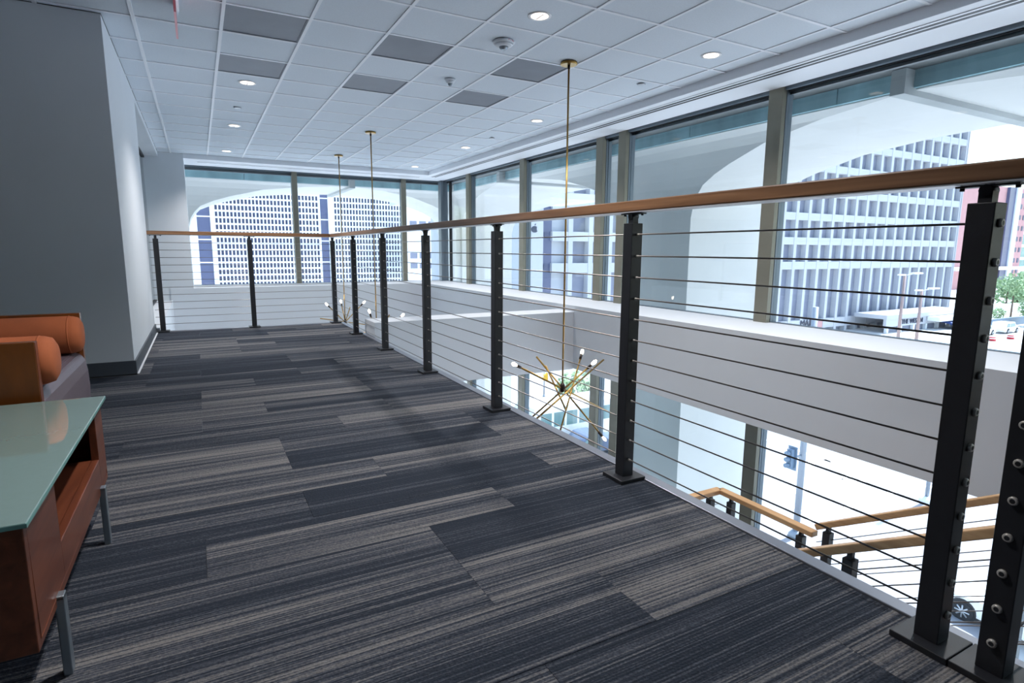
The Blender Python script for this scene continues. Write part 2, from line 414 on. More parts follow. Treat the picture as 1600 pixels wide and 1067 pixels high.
def window_far(name, z0, z1):
    wn = struct(name, MB().box(-.1, 4.98, GY+.03, GY+.14, z1-.05, z1).box(-.1, 4.98, GY+.07, GY+.12, z0, z0+.008), M['mull2'])
    MB().box(-.1, 4.9, GY+.08, GY+.12, z1-.10, z1-.05).build('head_rail', M['dgrey'], wn)
    for x in (-2.3, 1.735, 3.965):
        if x < 0: continue
        m_ = MB().box(x, x+.10, GY, GY+.06, z0, z1).build('mullion', M['mull'], wn, .003)
        MB().box(x, x+.10, GY+.06, GY+.15, z0, z1).build('mullion_back', M['mull2'], m_)
    MB().box(4.80, 4.965, 12.2, 12.36, z0, z1).build('corner_post', M['mull2'], wn, .003)
    MB().box(4.93, 4.985, 12.0, 12.045, z0, z1).build('corner_bar', M['mdark'], wn, .002)
    for a, b in ((-.1, 1.735), (1.835, 3.965), (4.065, 4.95)):
        MB().box(a, b, GY+.088, GY+.10, z0+.008, z1-.06).build('glass_pane', M['glass'], wn)
window_far('window_2', .241, 2.46)
window_far('window_5', -4.2, -.9)
# beam crossing the void
struct('trim_5', MB().box(1.6, 4.15, 6.02, 6.42, -.575, .163), M['wall'])
# lobby level below
struct('floor_lobby', MB().box(-2.4, 4.98, -4, 12.46, -4.4, -4.2), M['lobby'])
struct('wall_lobby', MB().box(-2.5, -2.4, -4, 12.46, -4.4, -.3).box(-2.4, -.75, 11.5, 12.46, -4.4, 2.5), M['wall'])

# ---- building roof over arcade and outside ground
struct('roof', MB().box(-9, 9.9, -9, 19.8, 2.885, 3.5), M['roof'])
street = struct('street', MB().box(-200, 600, -120, 600, -12.8, -12.5), M['street'])

# ================================================================ RAILINGS
PZ = 1.035
CABZ = [.087+.0823*k for k in range(12)]
plate_bm = MB().box(-.062, .062, -.062, .062, 0, .016)
plate_me = plate_bm.mesh('base_plate', M['black'], .002)
post_me = MB().box(-.026, .026, -.026, .026, .016, PZ).mesh('post', M['black'], .002)
br = MB().box(-.013, .013, -.013, .013, PZ, PZ+.024).tube((-.016, 0, PZ+.026), (.016, 0, PZ+.026), .013, n=12).box(-.014, .014, -.058, .058, PZ+.034, PZ+.038)
br.tube((0, -.05, PZ+.028), (0, -.05, PZ+.034), .005, n=8).tube((0, .05, PZ+.028), (0, .05, PZ+.034), .005, n=8)
brk_me = br.mesh('saddle_bracket', M['black'])
wash = MB().lathe([(.0052, -.007), (.0085, -.007), (.0095, -.005), (.0095, 0)], n=14)
nring = len(wash.f)
wash.lathe([(.0048, -.0062), (.0052, -.0060)], n=8)
wash_me = wash.mesh('cable_end', M['washer']); wash_me.materials.append(M['mdark'])
for p_ in wash_me.polygons:
    c_ = p_.center
    if max(math.hypot(wash_me.vertices[v].co.x, wash_me.vertices[v].co.y) for v in p_.vertices) < .0058: p_.material_index = 1
def add_post(root, x, y, z=0, rz=0, ends=None, short=False):
    p_ = part(post_me, 'post', root, (x, y, z))
    def sub(me, nm, rot=0):
        s_ = bpy.data.objects.new(nm, me); COL.objects.link(s_); s_.parent = p_; s_.rotation_euler = (0, 0, rot); return s_
    sub(plate_me, 'base_plate'); sub(brk_me, 'saddle_bracket', rz)
    if ends:
        for k in CABZ:
            e = sub(wash_me, 'cable_end')
            if ends == 'y': e.location = (0, -.026, k); e.rotation_euler = (-PI/2, 0, 0)
            else: e.location = (-.026, 0, k); e.rotation_euler = (0, PI/2, 0)
            if ends == 'x': e.rotation_euler = (0, PI/2, 0)
    return p_
RX = 1.4945
slv_me = MB().tube((0, 0, 0), (0, -.012, 0), .0045, .004, n=8).mesh('cable_sleeve', M['washer'])
py = [7.499, 6.406, 5.261, 4.117, 2.946, 1.779, .628]
R1 = thing('cable_railing', 'long black cable railing with wooden handrail beside the walkway drop', 'railing', (RX, 4, 0))
for i, yy in enumerate(py):
    add_post(R1, RX, yy, ends='y' if i == 6 else None)
add_post(R1, RX+.003, .502, rz=PI/2, ends='x')
for z in CABZ:
    MB().tube((RX, py[0], z), (RX, py[6], z), .0027, n=8).build('cable', M['steel'], R1)
    MB().tube((RX, .502, z), (2.5, .502, z), .0027, n=8).build('cable', M['steel'], R1)
    # tapered swage sleeves on the near faces of the posts
for yy in py[1:6]:
    for z in CABZ: part(slv_me, 'cable_sleeve', R1, (RX, yy-.026, z))
add_post(R1, 2.5, .502, rz=PI/2)
MB().box(RX-.036, RX+.036, .535, 7.535, 1.078, 1.118).build('handrail', M['rail'], R1, .004)
MB().box(RX-.036, 2.55, .463, .535, 1.078, 1.118).build('handrail', M['rail_x'], R1, .004)
MB().box(RX-.0335, RX+.0335, .52, 7.5, 1.0745, 1.078).build('rail_sheen_strip', M['alu_sheen'], R1)  # added pale strip, paints the bright reflection on the wooden rail's underside
R2 = thing('cable_railing', 'short black cable railing at the far end of the walkway', 'railing', (.5, 7.5, 0))
for xx in (-.395, .545): add_post(R2, xx, 7.499, rz=PI/2)
for z in CABZ:
    MB().tube((-.46, 7.499, z), (RX-.03, 7.499, z), .0027, n=8).build('cable', M['steel'], R2)
MB().box(-.5, RX-.037, 7.463, 7.535, 1.078, 1.118).build('handrail', M['rail_x'], R2, .004)
MB().box(-.48, RX-.04, 7.477, 7.521, 1.0735, 1.078).build('rail_sheen_strip', M['alu_sheen'], R2)  # same painted sheen under the far handrail

# ---- staircase beyond the walkway: upper flight rises towards -y
stair = thing('staircase', 'open staircase with wooden treads going down beside the walkway', 'stairs', (3.1, 1, -2))
SL = .61
nt_ = 11
for k in range(nt_):
    yk = -.80+.283*k; zk = -.1726*(k+1)
    MB().box(2.62, 3.58, yk-.02, yk+.29, zk-.045, zk).build('tread', M['tread'], stair, .004)
for x in (2.585, 3.615):
    MB().prism([(-.85, -.05), (-.85, -.30), (2.28, -2.2), (2.6, -2.2), (2.6, -1.95), (2.28, -1.93)], 'x', x-.02, x+.02).build('stringer', M['black'], stair)
MB().box(2.56, 3.66, 2.30, 3.2, -2.05, -1.92).build('landing', M['tread'], stair)
def srail(label, pts, posts, off0=.06):
    t = thing('stair_railing', label, 'railing', pts[0])
    for a, b in zip(pts[:-1], pts[1:]):
        MB().bar(a, b, .065, .04).build('handrail', M['oak'], t, .006)
    for (x, y, zt, zb) in posts:
        p_ = MB().box(x-.025, x+.025, y-.025, y+.025, zb, zt-.055).build('post', M['black'], t, .002)
        MB().box(x-.012, x+.012, y-.012, y+.012, zt-.055, zt-.02).build('saddle_bracket', M['black'], p_)
    for a, b in zip(pts[:-1], pts[1:]):
        for k in range(9):
            d = .115+.088*k
            MB().tube((a[0], a[1], a[2]-d), (b[0], b[1], b[2]-d), .003, n=6).build('cable', M['steel'], t)
    return t
zl = -.985
srail('landing railing with a right-angled pale wooden handrail below the walkway edge',
      [(2.62, 3.09, zl), (3.6, 3.09, zl), (3.6, 2.26, zl)], [(3.50, 3.09, zl, -1.92), (3.6, 2.97, zl, -1.92), (3.6, 2.36, zl, -1.92)])
def zr(y): return -.91+.609*(2.246-y)-.01
srail('outer stair railing sloping up beside the lower windows, farther of the two',
      [(3.6, 2.246, zr(2.246)), (3.6, -.8, zr(-.8))], [(3.6, 2.17, zr(2.17), -1.92), (3.6, .8, zr(.8), -1.1), (3.6, -.7, zr(-.7), -.1)])
srail('inner stair railing sloping up close to the walkway, nearer of the two',
      [(2.6, 2.246, zr(2.246)), (2.6, -.8, zr(-.8))], [(2.6, 2.17, zr(2.17), -1.92), (2.6, 1.45, zr(1.45), -1.6), (2.6, .62, zr(.62), -.9), (2.6, -.7, zr(-.7), -.1)])

# ================================================================ FURNITURE
# coffee table
ct = thing('coffee_table', 'low coffee table with frosted green glass top and brown wood body', 'table', (-.6, 1.78, 0))
TX = -.305
top = MB().box(-1.05, TX, 1.27, 2.30, .430, .440).build('glass_top', M['frost'], ct, .0015)
MB().box(-1.05, TX+.0008, 1.2692, 2.3008, .4305, .4385).build('glass_edge', M['gedge'], top)
x0, x1, y0, y1, zb, zt = -1.03, -.318, 1.30, 2.275, .165, .428
body = MB().box(x0, x1, y0, y0+.02, zb, zt).box(x0, x1, y1-.02, y1, zb, zt).box(x0, x1, y0+.02, y1-.02, zb, zb+.02)
body.box(x0, x1, y0+.02, y1-.02, zt-.02, zt).box(x0+.30, x0+.32, y0+.02, y1-.02, zb+.02, zt-.02)
body.box(x1-.02, x1, y1-.13, y1-.02, zb+.02, zt-.02)      # far front panel
body.box(x1-.02, x1, y0+.02, y0+.26, zb+.02, zt-.02)      # near front panel
body.box(x1-.02, x1, y0+.26, y1-.13, zb+.02, zb+.105)     # low front rail below the cubby
body.build('body', M['cherry'], ct, .002)
MB().box(x0+.32, x1-.02, y0+.26, y1-.13, zb+.095, zb+.105).build('shelf', M['cherry'], ct)
for (lx, ly) in ((-.30, 1.475), (-.30, 2.12), (-1.03, 1.475), (-1.03, 2.12)):
    MB().box(lx-.022, lx-.005, ly-.014, ly+.014, 0, .185).box(lx-.05, lx-.005, ly-.014, ly+.014, .178, .188).build('leg', M['chrome'], ct, .002)
# lounge chair
sf = thing('lounge_chair', 'square lounge chair with glossy wood side panels and plum leather seat', 'armchair', (-.9, 2.83, 0))
MB().box(-1.32, -.498, 3.27, 3.305, .10, .632).build('side_panel', M['panel'], sf, .002)
pn = MB().box(-1.32, -.487, 2.36, 2.395, .10, .626).build('side_panel', M['panel'], sf, .002)
MB().box(-.4875, -.4855, 2.3615, 2.3935, .10, .625).build('edge_band', M['cherry'], pn)
seat = MB().prism([(-1.28, .16), (-.50, .16), (-.488, .22), (-.484, .30), (-.486, .37), (-.492, .415), (-.505, .442), (-.535, .456), (-1.28, .457)], 'y', 2.40, 3.265).build('seat_cushion', M['leather'], sf, .012, 3)
for yy in (0,):
    MB().tube((-.512, 2.41, .4455), (-.512, 3.255, .4455), .0022, n=6).build('seam', M['leather'], seat)
    MB().tube((-.526, 2.41, .4520), (-.526, 3.255, .4520), .0014, n=6).build('seam', M['leather'], seat)
MB().box(-1.36, -1.285, 2.36, 3.305, .10, .70).build('back_panel', M['panel'], sf, .003)
MB().box(-1.28, -.51, 2.40, 3.265, .11, .155).build('seat_base', M['panel'], sf)
for (lx, ly) in ((-.54, 2.42), (-.54, 3.24), (-1.27, 2.42), (-1.27, 3.24)):
    MB().box(lx-.02, lx+.02, ly-.02, ly+.02, 0, .105).build('leg', M['chrome'], sf)
def bolster(label, xe, y, z, r):
    t = thing('bolster_cushion', label, 'cushion', (xe-.4, y, z-r), 'bolsters on the lounge chair')
    prof = [(.01, -.80), (r*.75, -.795), (r, -.75), (r, -.056), (r*.985, -.036), (r*.9, -.014), (r*.66, -.003), (.01, 0)]
    MB().lathe(prof, (xe, y, z), 32, 'x').build('cover', M['orange'], t)
    MB().lathe([(r*.998, -.050), (r*1.014, -.047), (r*.998, -.044)], (xe, y, z), 32, 'x').build('seam', M['orange'], t)
bolster('orange bolster cushion against the far wooden chair panel', -.478, 3.184, .545, .084)
bolster('orange bolster cushion behind the near wooden chair panel', -.450, 2.482, .547, .084)

# ================================================================ CEILING FIXTURES
def downlight(x, y, label):
    t = thing('recessed_light', label, 'ceiling light', (x, y, H), 'recessed downlights in the tile ceiling')
    ring = MB().lathe([(.062, -.001), (.080, -.003), (.082, .001), (.062, .003)], (x, y, H), 28); ring.build('trim_ring', M['ltrim'], t)
    MB().lathe([(.060, .0), (.058, .0015), (.02, .0018)], (x, y, H-.002), 24).build('lamp_disc', M['lamp'], t)
    MB().box(x-.006, x+.006, y-.045, y+.045, H-.006, H-.003).build('lamp_bar', M['refl'], t)
    l = bpy.data.lights.new('downlight_lamp', 'SPOT'); l.energy = 60; l.color = (1, .95, .92); l.spot_size = math.radians(125); l.spot_blend = .8; l.shadow_soft_size = .05
    lo = bpy.data.objects.new('downlight_lamp', l); COL.objects.link(lo); lo.location = (x, y, H-.02); lo.parent = t; lo.matrix_parent_inverse = wm(t).inverted()
LX, MX, RXX = .536, 2.165, 3.796
for (x, y, lb) in (
    (LX, 6.374, 'round downlight in the left ceiling row, nearest of its three'),
    (LX, 8.60, 'round downlight in the left ceiling row, middle of its three'),
    (LX, 10.85, 'round downlight in the left ceiling row, farthest of its three'),
    (MX, 3.63, 'large bright downlight at the top centre above the smoke detector'),
    (RXX, 3.63, 'round downlight near the right windows, nearest of the right row'),
    (RXX, 6.40, 'round downlight near the right windows, second of the right row'),
    (RXX, 8.57, 'round downlight near the right windows, third of the right row'),
    (RXX, 10.97, 'round downlight near the right windows, farthest of the right row'),
    (LX, 1.97, 'round downlight in the ceiling above the coffee table, left row'),
    (RXX, 1.42, 'round downlight in the ceiling above the staircase')):
    downlight(x, y, lb)
def detector(x, y, r, label, txt):
    t = thing('smoke_detector', label, 'detector', (x, y, H-.003))
    z = H-.003
    MB().lathe([(r, 0), (r*.98, -.012), (r*.9, -.018)], (x, y, z), 28).build('base', M['plastic'], t)
    MB().lathe([(r*.88, -.018), (r*.70, -.034), (r*.5, -.038)], (x, y, z), 28).build('housing', M['plastic'], t)
    MB().lathe([(r*.42, -.038), (r*.36, -.052), (r*.2, -.060)], (x, y, z), 20).build('sensor', M['chrome'], t)
    if txt:
        a0 = -PI/2
        for i, ch in enumerate(txt):
            a = a0-.32+.2*i+.35; c = (x+math.cos(a)*r*.99, y+math.sin(a)*r*.99, z-.008)
            text('lettering', ch, M['red'], t, c, (PI/2, 0, a+PI/2), .017, .0006)
detector(2.172, 4.175, .085, 'stepped white smoke detector with red FIRE lettering', 'FIRE')
detector(2.19, 5.29, .05, 'small white smoke detector on the ceiling beyond the larger one', '')
def sprinkler(x, y, label):
    t = thing('sprinkler_cap', label, 'sprinkler', (x, y, H-.003), 'concealed sprinkler caps')
    MB().lathe([(.032, 0), (.034, -.003), (.03, -.006)], (x, y, H-.003), 20).build('cap', M['alu_sheen'], t)
    MB().lathe([(.040, 0), (.040, -.0018), (.034, -.002)], (x, y, H-.003), 20).build('rim', M['nose'], t)
sprinkler(3.842, 4.534, 'round sprinkler cap near the right windows, nearest one')
sprinkler(3.80, 7.66, 'round sprinkler cap near the right windows, farther one')
sprinkler(.513, 7.50, 'round sprinkler cap between the two left downlights')
names = {(2, 4): 'grey square ceiling vent panel, left pair, nearer', (2, 6): 'grey square ceiling vent panel, left pair, farther',
         (4, 4): 'grey square ceiling vent panel, middle pair, nearer', (4, 6): 'grey square ceiling vent panel, middle pair, farther',
         (6, 4): 'grey square ceiling vent panel beside the nearest pendant canopy', (6, 6): 'grey square ceiling vent panel, right pair, farther'}
for ij in sorted(DIFF):
    a, b, c, d = cells[ij]; t = thing('air_diffuser', names[ij], 'air vent', ((a+b)/2, (c+d)/2, H), 'square ceiling vent panels')
    MB().box(a+.013, b-.013, c+.013, d-.013, H+.004, H+.012).build('face_plate', M['diff'], t)
    MB().box(a+.0125, a+.022, c+.013, d-.013, H, H+.004).box(b-.022, b-.0125, c+.013, d-.013, H, H+.004).box(a+.022, b-.022, c+.0125, c+.022, H, H+.004).box(a+.022, b-.022, d-.022, d-.0125, H, H+.004).build('rim', M['diff'], t)
# exit sign, hanging, seen edge-on
ex = thing('exit_sign', 'red acrylic exit sign hanging from the ceiling, seen edge-on', 'sign', (-.02, 4.35, H))
MB().box(-.022, .006, 4.05, 4.68, H-.030, H-.003).build('mounting_rail', M['alu_sheen'], ex, .002)
MB().box(-.024, -.012, 4.12, 4.62, H-.215, H-.030).build('sign_plate', M['pink'], ex)
text('lettering', 'EXIT', M['red'], ex, (-.0118, 4.37, H-.125), (PI/2, 0, PI/2), .15, .0005)
text('lettering', 'EXIT', M['red'], ex, (-.0242, 4.37, H-.125), (PI/2, 0, -PI/2), .15, .0005)

# ---- chandeliers
def chandelier(label, hub, arms):
    t = thing('chandelier', label, 'chandelier', hub, 'sputnik chandeliers on long brass rods')
    x, y, z = hub
    MB().lathe([(.072, 0), (.072, -.016), (.066, -.020)], (x, y, H-.003), 28).build('canopy', M['brass'], t)
    MB().lathe([(.012, -.020), (.012, -.05)], (x, y, H-.003), 12).build('collar', M['sock'], t)
    MB().tube((x, y, H-.05), (x, y, z+.02), .008, n=10).build('rod', M['brass'], t)
    MB().lathe([(.010, .05), (.022, .03), (.028, .0), (.022, -.03), (.008, -.04)], (x, y, z), 16).build('hub', M['sock'], t)
    for a, b, lit in arms:
        a, b = Vector(a), Vector(b)
        d = (b-a).normalized()
        s0 = a + d*(.115 if lit else 0)
        ar = MB().tube(s0, b, .0085, n=8).build('arm', M['brass'], t)
        if lit:
            MB().tube(a+d*.065, a+d*.118, .013, .013, n=10).build('socket', M['sock'], ar)
            q = d.to_track_quat('Z', 'Y')
            m_ = MB()
            prof = [(.003, .006), (.010, .014), (.0155, .026), (.0155, .038), (.011, .058), (.009, .066)]
            vs = []; n = 12
            for r, h in prof:
                for i in range(n):
                    an = 2*PI*i/n; vs.append(a + q @ Vector((math.cos(an)*r, math.sin(an)*r, h)))
            fs = [(k*n+i, k*n+(i+1) % n, (k+1)*n+(i+1) % n, (k+1)*n+i) for k in range(len(prof)-1) for i in range(n)]
            m_.add(vs, fs, True).add(vs, [tuple(range(n-1, -1, -1)), tuple((len(prof)-1)*n+i for i in range(n))])
            m_.build('bulb', M['bulb'] if lit == 1 else M['bulb_dim'], ar)
hub1 = (2.885, 4.344, -.326)
chandelier('nearest brass sputnik chandelier with its arms in full view past the railing', hub1, [
    ((2.282, 4.224, -.015), (3.533, 4.484, -.671), 1), ((3.263, 4.564, -.021), (2.762, 4.194, -.706), 1),
    ((3.122, 4.144, -.046), (2.685, 4.544, -.626), 1), ((3.246, 4.124, -.833), (2.731, 4.564, -.053), 2),
    ((3.464, 4.494, -.135), (2.45, 4.124, -.524), 0), ((2.857, 4.594, -.162), (2.846, 4.224, -.497), 0)])
hub2 = (2.182, 8.10, -.33)
chandelier('middle brass sputnik chandelier, half hidden behind the white beam', hub2, [
    ((2.076, 8.10, .10), (2.30, 8.10, -.75), 1), ((2.598, 8.10, .01), (1.75, 8.1, -.66), 1),
    ((2.33, 7.95, .02), (2.03, 8.25, -.68), 0), ((1.70, 8.2, -.10), (2.66, 8.0, -.55), 1), ((2.5, 8.3, -.5), (1.85, 7.9, -.15), 0)])
hub3 = (2.222, 10.32, -.34)
chandelier('farthest brass sputnik chandelier behind the far corner post', hub3, [
    ((1.891, 10.32, .01), (2.55, 10.32, -.70), 1), ((2.155, 10.32, .06), (2.29, 10.32, -.74), 1),
    ((2.592, 10.32, .02), (1.86, 10.32, -.70), 1), ((2.294, 10.22, -.075), (2.15, 10.42, -.62), 0), ((1.784, 10.25, -.25), (2.66, 10.39, -.43), 0)])

# ================================================================ OUTSIDE
# ---- vaulted concrete arcade around the building
PROF = [(0, -12.5), (0, 1.50), (.015, 1.72), (.038, 1.87), (.074, 2.03), (.15, 2.17), (.24, 2.29), (.446, 2.50), (.70, 2.62), (1, 2.68), (1, 2.88)]
def flare(mb, x, y, cx, cy, tx, ty):
    """x,y = (lo, hi) of the column shaft, tx,ty = (lo, hi) of the roof square"""
    vs = []
    for t_, z in PROF:
        X0 = x[0]+(tx[0]-x[0])*t_; X1 = x[1]+(tx[1]-x[1])*t_; Y0 = y[0]+(ty[0]-y[0])*t_; Y1 = y[1]+(ty[1]-y[1])*t_
        vs += [(X0, Y0, z), (X1, Y0, z), (X1, Y1, z), (X0, Y1, z)]
    n = len(PROF); fs = [(3, 2, 1, 0), tuple(4*(n-1)+i for i in range(4))]
    for k in range(n-1):
        for i in range(4): fs.append((4*k+i, 4*k+(i+1) % 4, 4*k+4+(i+1) % 4, 4*k+4+i))
    mb.add(vs, fs)
def arcade(label, *fl):
    mb = MB()
    for f in fl: flare(mb, *f)
    o = mb.build('arcade_column', M['conc']); tag(o, label, 'column', 'flared concrete arcade columns')
    return o
arcade('flared white concrete arcade column beyond the widest right-hand window', ((7.6, 9.55), (7.53, 9.59), 0, 0, (7.0, 9.9), (3.82, 13.30)))
arcade('flared white concrete arcade column nearest the viewer, outside the right windows', ((7.6, 9.3), (-1.99, .07), 0, 0, (7.0, 9.9), (-5.70, 3.78)))
arcade('flared white concrete column at the outer corner of the arcade', ((7.6, 9.3), (17.5, 19.2), 0, 0, (7.0, 9.9), (13.34, 23.4)), ((7.42, 9.48), (17.56, 19.14), 0, 0, (3.95, 12.95), (16.9, 19.8)))
arcade('flared white concrete arcade column at the left of the far windows', ((-2.21, -.15), (17.5, 19.2), 0, 0, (-6.3, 3.91), (16.9, 19.8)))
# fascia beams facing the windows and the joint beams at the vault crowns
fb = thing('arcade_beam', 'shade-tinted stained concrete arcade fascia with joint beams above the vaults', 'beam', (7, 5, 2.7))
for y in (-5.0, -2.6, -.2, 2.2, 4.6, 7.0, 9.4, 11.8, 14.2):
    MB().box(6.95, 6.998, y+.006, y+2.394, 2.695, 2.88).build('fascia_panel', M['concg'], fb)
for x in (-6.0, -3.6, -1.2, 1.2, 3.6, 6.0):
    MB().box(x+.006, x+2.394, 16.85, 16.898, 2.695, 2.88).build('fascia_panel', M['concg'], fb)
MB().box(6.78, 10.0, 3.735, 3.885, 2.615, 2.875).build('joint_beam', M['jbeam'], fb)
MB().box(6.78, 10.0, 13.25, 13.40, 2.615, 2.875).build('joint_beam', M['jbeam'], fb)
MB().box(3.86, 4.01, 16.68, 19.9, 2.615, 2.875).build('joint_beam', M['jbeam'], fb)

# ---- street surface and markings
def stripe(p, q, wd):
    MB().bar((p[0], p[1], -12.495), (q[0], q[1], -12.495), wd, .012).build('road_marking', M['paint'], street)
for p, q, wd in (((26.6, 19.5), (34.5, 19.5), .3), ((26.2, 16.9), (34, 16.9), .3), ((30.3, 19.3), (30.4, 17.0), .3), ((35.3, 27.5), (35.2, 20.0), .35),
                 ((33.4, 22.0), (35.3, 21.7), .5), ((27.0, 19.3), (27.0, 17.0), .25), ((33, 19.4), (38, 15), .25), ((20, 30), (34, 30), .2), ((36, 9), (70, 9), .2), ((36, 12), (80, 12), .2)):
    stripe(p, q, wd)
for (a, b, c, d) in ((25.5, 40, -60, 8), (25.5, 40, 31, 58), (20, 95, 8, 31)):
    MB().box(a, b, c, d, -12.5, -12.496).build('carriageway', M['asphalt'], street)

MB().box(-9, 9, -100, 19, -12.5, -12.49).build('pavement', M['pave'], street)  # unseen dark ground strip, added to cut bounce onto the inner column faces

# ---- grid office building
YG = 60.; G0, GP = 1.3843*YG, .0509*YG
gb = thing('grid_office_building', 'white precast office building with a deep window grid across the street', 'building', (85, 70, -12.5))
GW = .011*YG; XL, XR = .633*YG, 2.2139*YG
win_top = .0832*YG+.93; win_bot = .0384*YG+.93; PIT = .064*YG
MB().box(XL+.2, XR-.1, YG+.95, YG+30, -12.5, 30).build('core', M['bldg'], gb)
pier_me = MB().box(0, GW, 0, 1.0, -12.5, 30).mesh('pier', M['bldg'])
for k in range(-14, 17):
    part(pier_me, 'pier', gb, (G0+GP*k, YG, 0))
part(pier_me, 'pier', gb, (XR-GW, YG, 0))
def sp(z0, z1): MB().box(XL, XR, YG+.05, YG+.95, z0, z1).build('spandrel', M['bldg'], gb)
tz1, tz0 = -.0459*YG+.93, -.1845*YG+.93
zs = []
for k in range(-1, 6): zs.append((win_bot+PIT*k, win_top+PIT*k))
sp(tz1, zs[0][0])
for a, b in zip(zs[:-1], zs[1:]): sp(a[1], b[0])
sp(zs[-1][1], 30); sp(-11.7, tz0)
cols = [(G0+GP*k+GW, G0+GP*(k+1)) for k in range(-14, 16)]
wlow = MB().box(0, GP-GW, .9, .94, 0, zs[0][1]-zs[0][0]).mesh('window', M['bwin'])
wtall = MB().box(0, GP-GW, .9, .94, 0, tz1-tz0).mesh('window', M['bwin'])
wshop = MB().box(0, GP-GW, .9, .94, 0, .85).mesh('window', M['bwin'])
for (a, b) in cols:
    for z in zs: part(wlow, 'window', gb, (a, YG, z[0]))
    part(wtall, 'window', gb, (a, YG, tz0))
so_ = MB()
for (a, b) in cols: so_.box(a, b, YG+.9, YG+.94, -12.5, -11.7)
tag(so_.build('shop_windows', M['bwin'], gb), kind='stuff')
MB().box(.56*YG, .609*YG, YG-.2, YG+30, -12.5, 30).build('end_wall', M['bldg'], gb)
MB().box(.609*YG, .636*YG, YG+.5, YG+30, -12.5, 30).build('stair_glass', M['fband'], gb)
for k in range(10):
    MB().box(.609*YG+.5, .636*YG-.5, YG+.4, YG+.5, -9+3.84*k, -8.4+3.84*k).build('stair_window', M['fwin'], gb)
text('lettering', 'MAIN', M['letter'], gb, (88.1, YG-.08, -10.75), (PI/2, 0, 0), 1.6, .06)
MB().box(90.7, 91.9, YG-.12, YG+.02, -11.7, -10.5).build('sign_box', M['brick'], gb)
# apple-shaped mark on the blank end wall
pts = []
for i in range(28):
    a = 2*PI*i/28; r = .42*(1-.10*math.cos(2*a)*-1); px_, pz_ = math.cos(a)*r, math.sin(a)*r
    if (px_-.50)**2+(pz_-.04)**2 < .045: 
        d = math.hypot(px_-.5, pz_-.04); px_, pz_ = .5+(px_-.5)/d*-.0-.21, pz_
    pts.append((px_, pz_))
cx_, cz_ = .5885*YG, 3.40
MB().prism([(cx_+a, cz_+b) for a, b in pts], 'y', YG-.26, YG-.21).prism([(cx_+.02, cz_+.46), (cx_+.14, cz_+.50), (cx_+.16, cz_+.68), (cx_+.04, cz_+.6)], 'y', YG-.26, YG-.21).build('fruit_emblem', M['letter'], gb)
# hotel entrance pavilion
pv = thing('hotel_pavilion', 'low glazed hotel entrance pavilion with a flat roof at the tower base', 'building', (112, 55, -12.5))
MB().box(100, 126, 54, 59.5, -10.1, -9.4).build('roof', M['bldg'], pv)
MB().box(100.5, 126, 54.3, 54.8, -11.45, -10.1).build('fascia', M['bldg'], pv)
for x in range(101, 125, 4):
    MB().box(x, x+.5, 54.35, 54.85, -12.5, -11.35).build('post', M['bld'], pv)
    MB().box(x+.5, x+4, 54.9, 55, -12.5, -11.35).build('window', M['bwin'], pv)
text('lettering', 'THE WESTIN', M['letter'], pv, (108.3, 54.22, -10.78), (PI/2, 0, 0), 1.15, .06)
MB().box(113, 124, 52.2, 54.2, -10.95, -10.2).build('canopy', M['bld'], pv)
MB().prism([(50.6, -12.1), (50.6, -11.9), (52.2, -11.2), (54, -11.0), (54, -11.3), (52.4, -11.5)], 'x', 116.5, 125).build('awning', M['navy'], pv)
# far white office block
YF = 220.
fo = thing('far_office_block', 'long white office block with tiny grid windows beyond the far arch', 'building', (35, YF, -12.5))
def fx(r): return r*YF
MB().box(fx(-.012), fx(.325), YF+.8, YF+40, -12.5, 32).build('core', M['fwin'], fo)
for a, b in ((-.012, .0025), (.0205, .0265), (.1795, .1820), (.1945, .2040), (.3205, .326)):
    MB().box(fx(a), fx(b), YF, YF+1, -12.5, 32).build('pier', M['bld'], fo)
for a, b in ((.0025, .0205), (.1820, .1945)):
    pb = MB().box(fx(a), fx(b), YF+.5, YF+.8, -12.5, 32).build('dark_bay', M['fband'], fo)
    for k in range(7): MB().box(fx(a), fx(b), YF+.4, YF+.5, -11.5+7.6*k, -11.1+7.6*k).build('bay_line', M['bld'], pb)
gr = MB()
for a, b, n in ((.0265, .1795, 29), (.2040, .3205, 23)):
    st = (b-a)*YF/n
    for i in range(n+1): gr.box(fx(a)+st*i-.19, fx(a)+st*i+.19, YF+.1, YF+.8, -12.5, 32)
    for k in range(21):
        z = -12.3+2.15*k; gr.box(fx(a), fx(b), YF+.15, YF+.8, z-.29, z+.29)
tag(gr.build('window_grid', M['bld'], fo), kind='stuff')
# smaller pale building right of the far block
sb = thing('pale_side_building', 'pale low building with dark ribbon windows right of the far office block', 'building', (80, 190, -12.5))
MB().box(62, 84, 190, 191, -12.5, 13).box(72, 84, 191, 215, -12.5, 13).build('body', M['bld'], sb)
for z in (8.6, -2.0, -5.4):
    for x in (63.5, 66.8, 70.1, 73.4):
        MB().box(x, x+2.4, 189.8, 190, z, z+1.9).build('window', M['bwin'], sb)
MB().box(76.0, 80, 189.7, 190, -12, 4).build('glass_panel', M['bwin'], sb)
for z in (-9, -6.2, 1.2): MB().box(76.0, 80, 189.55, 189.7, z, z+.3).build('glass_bar', M['bld'], sb)
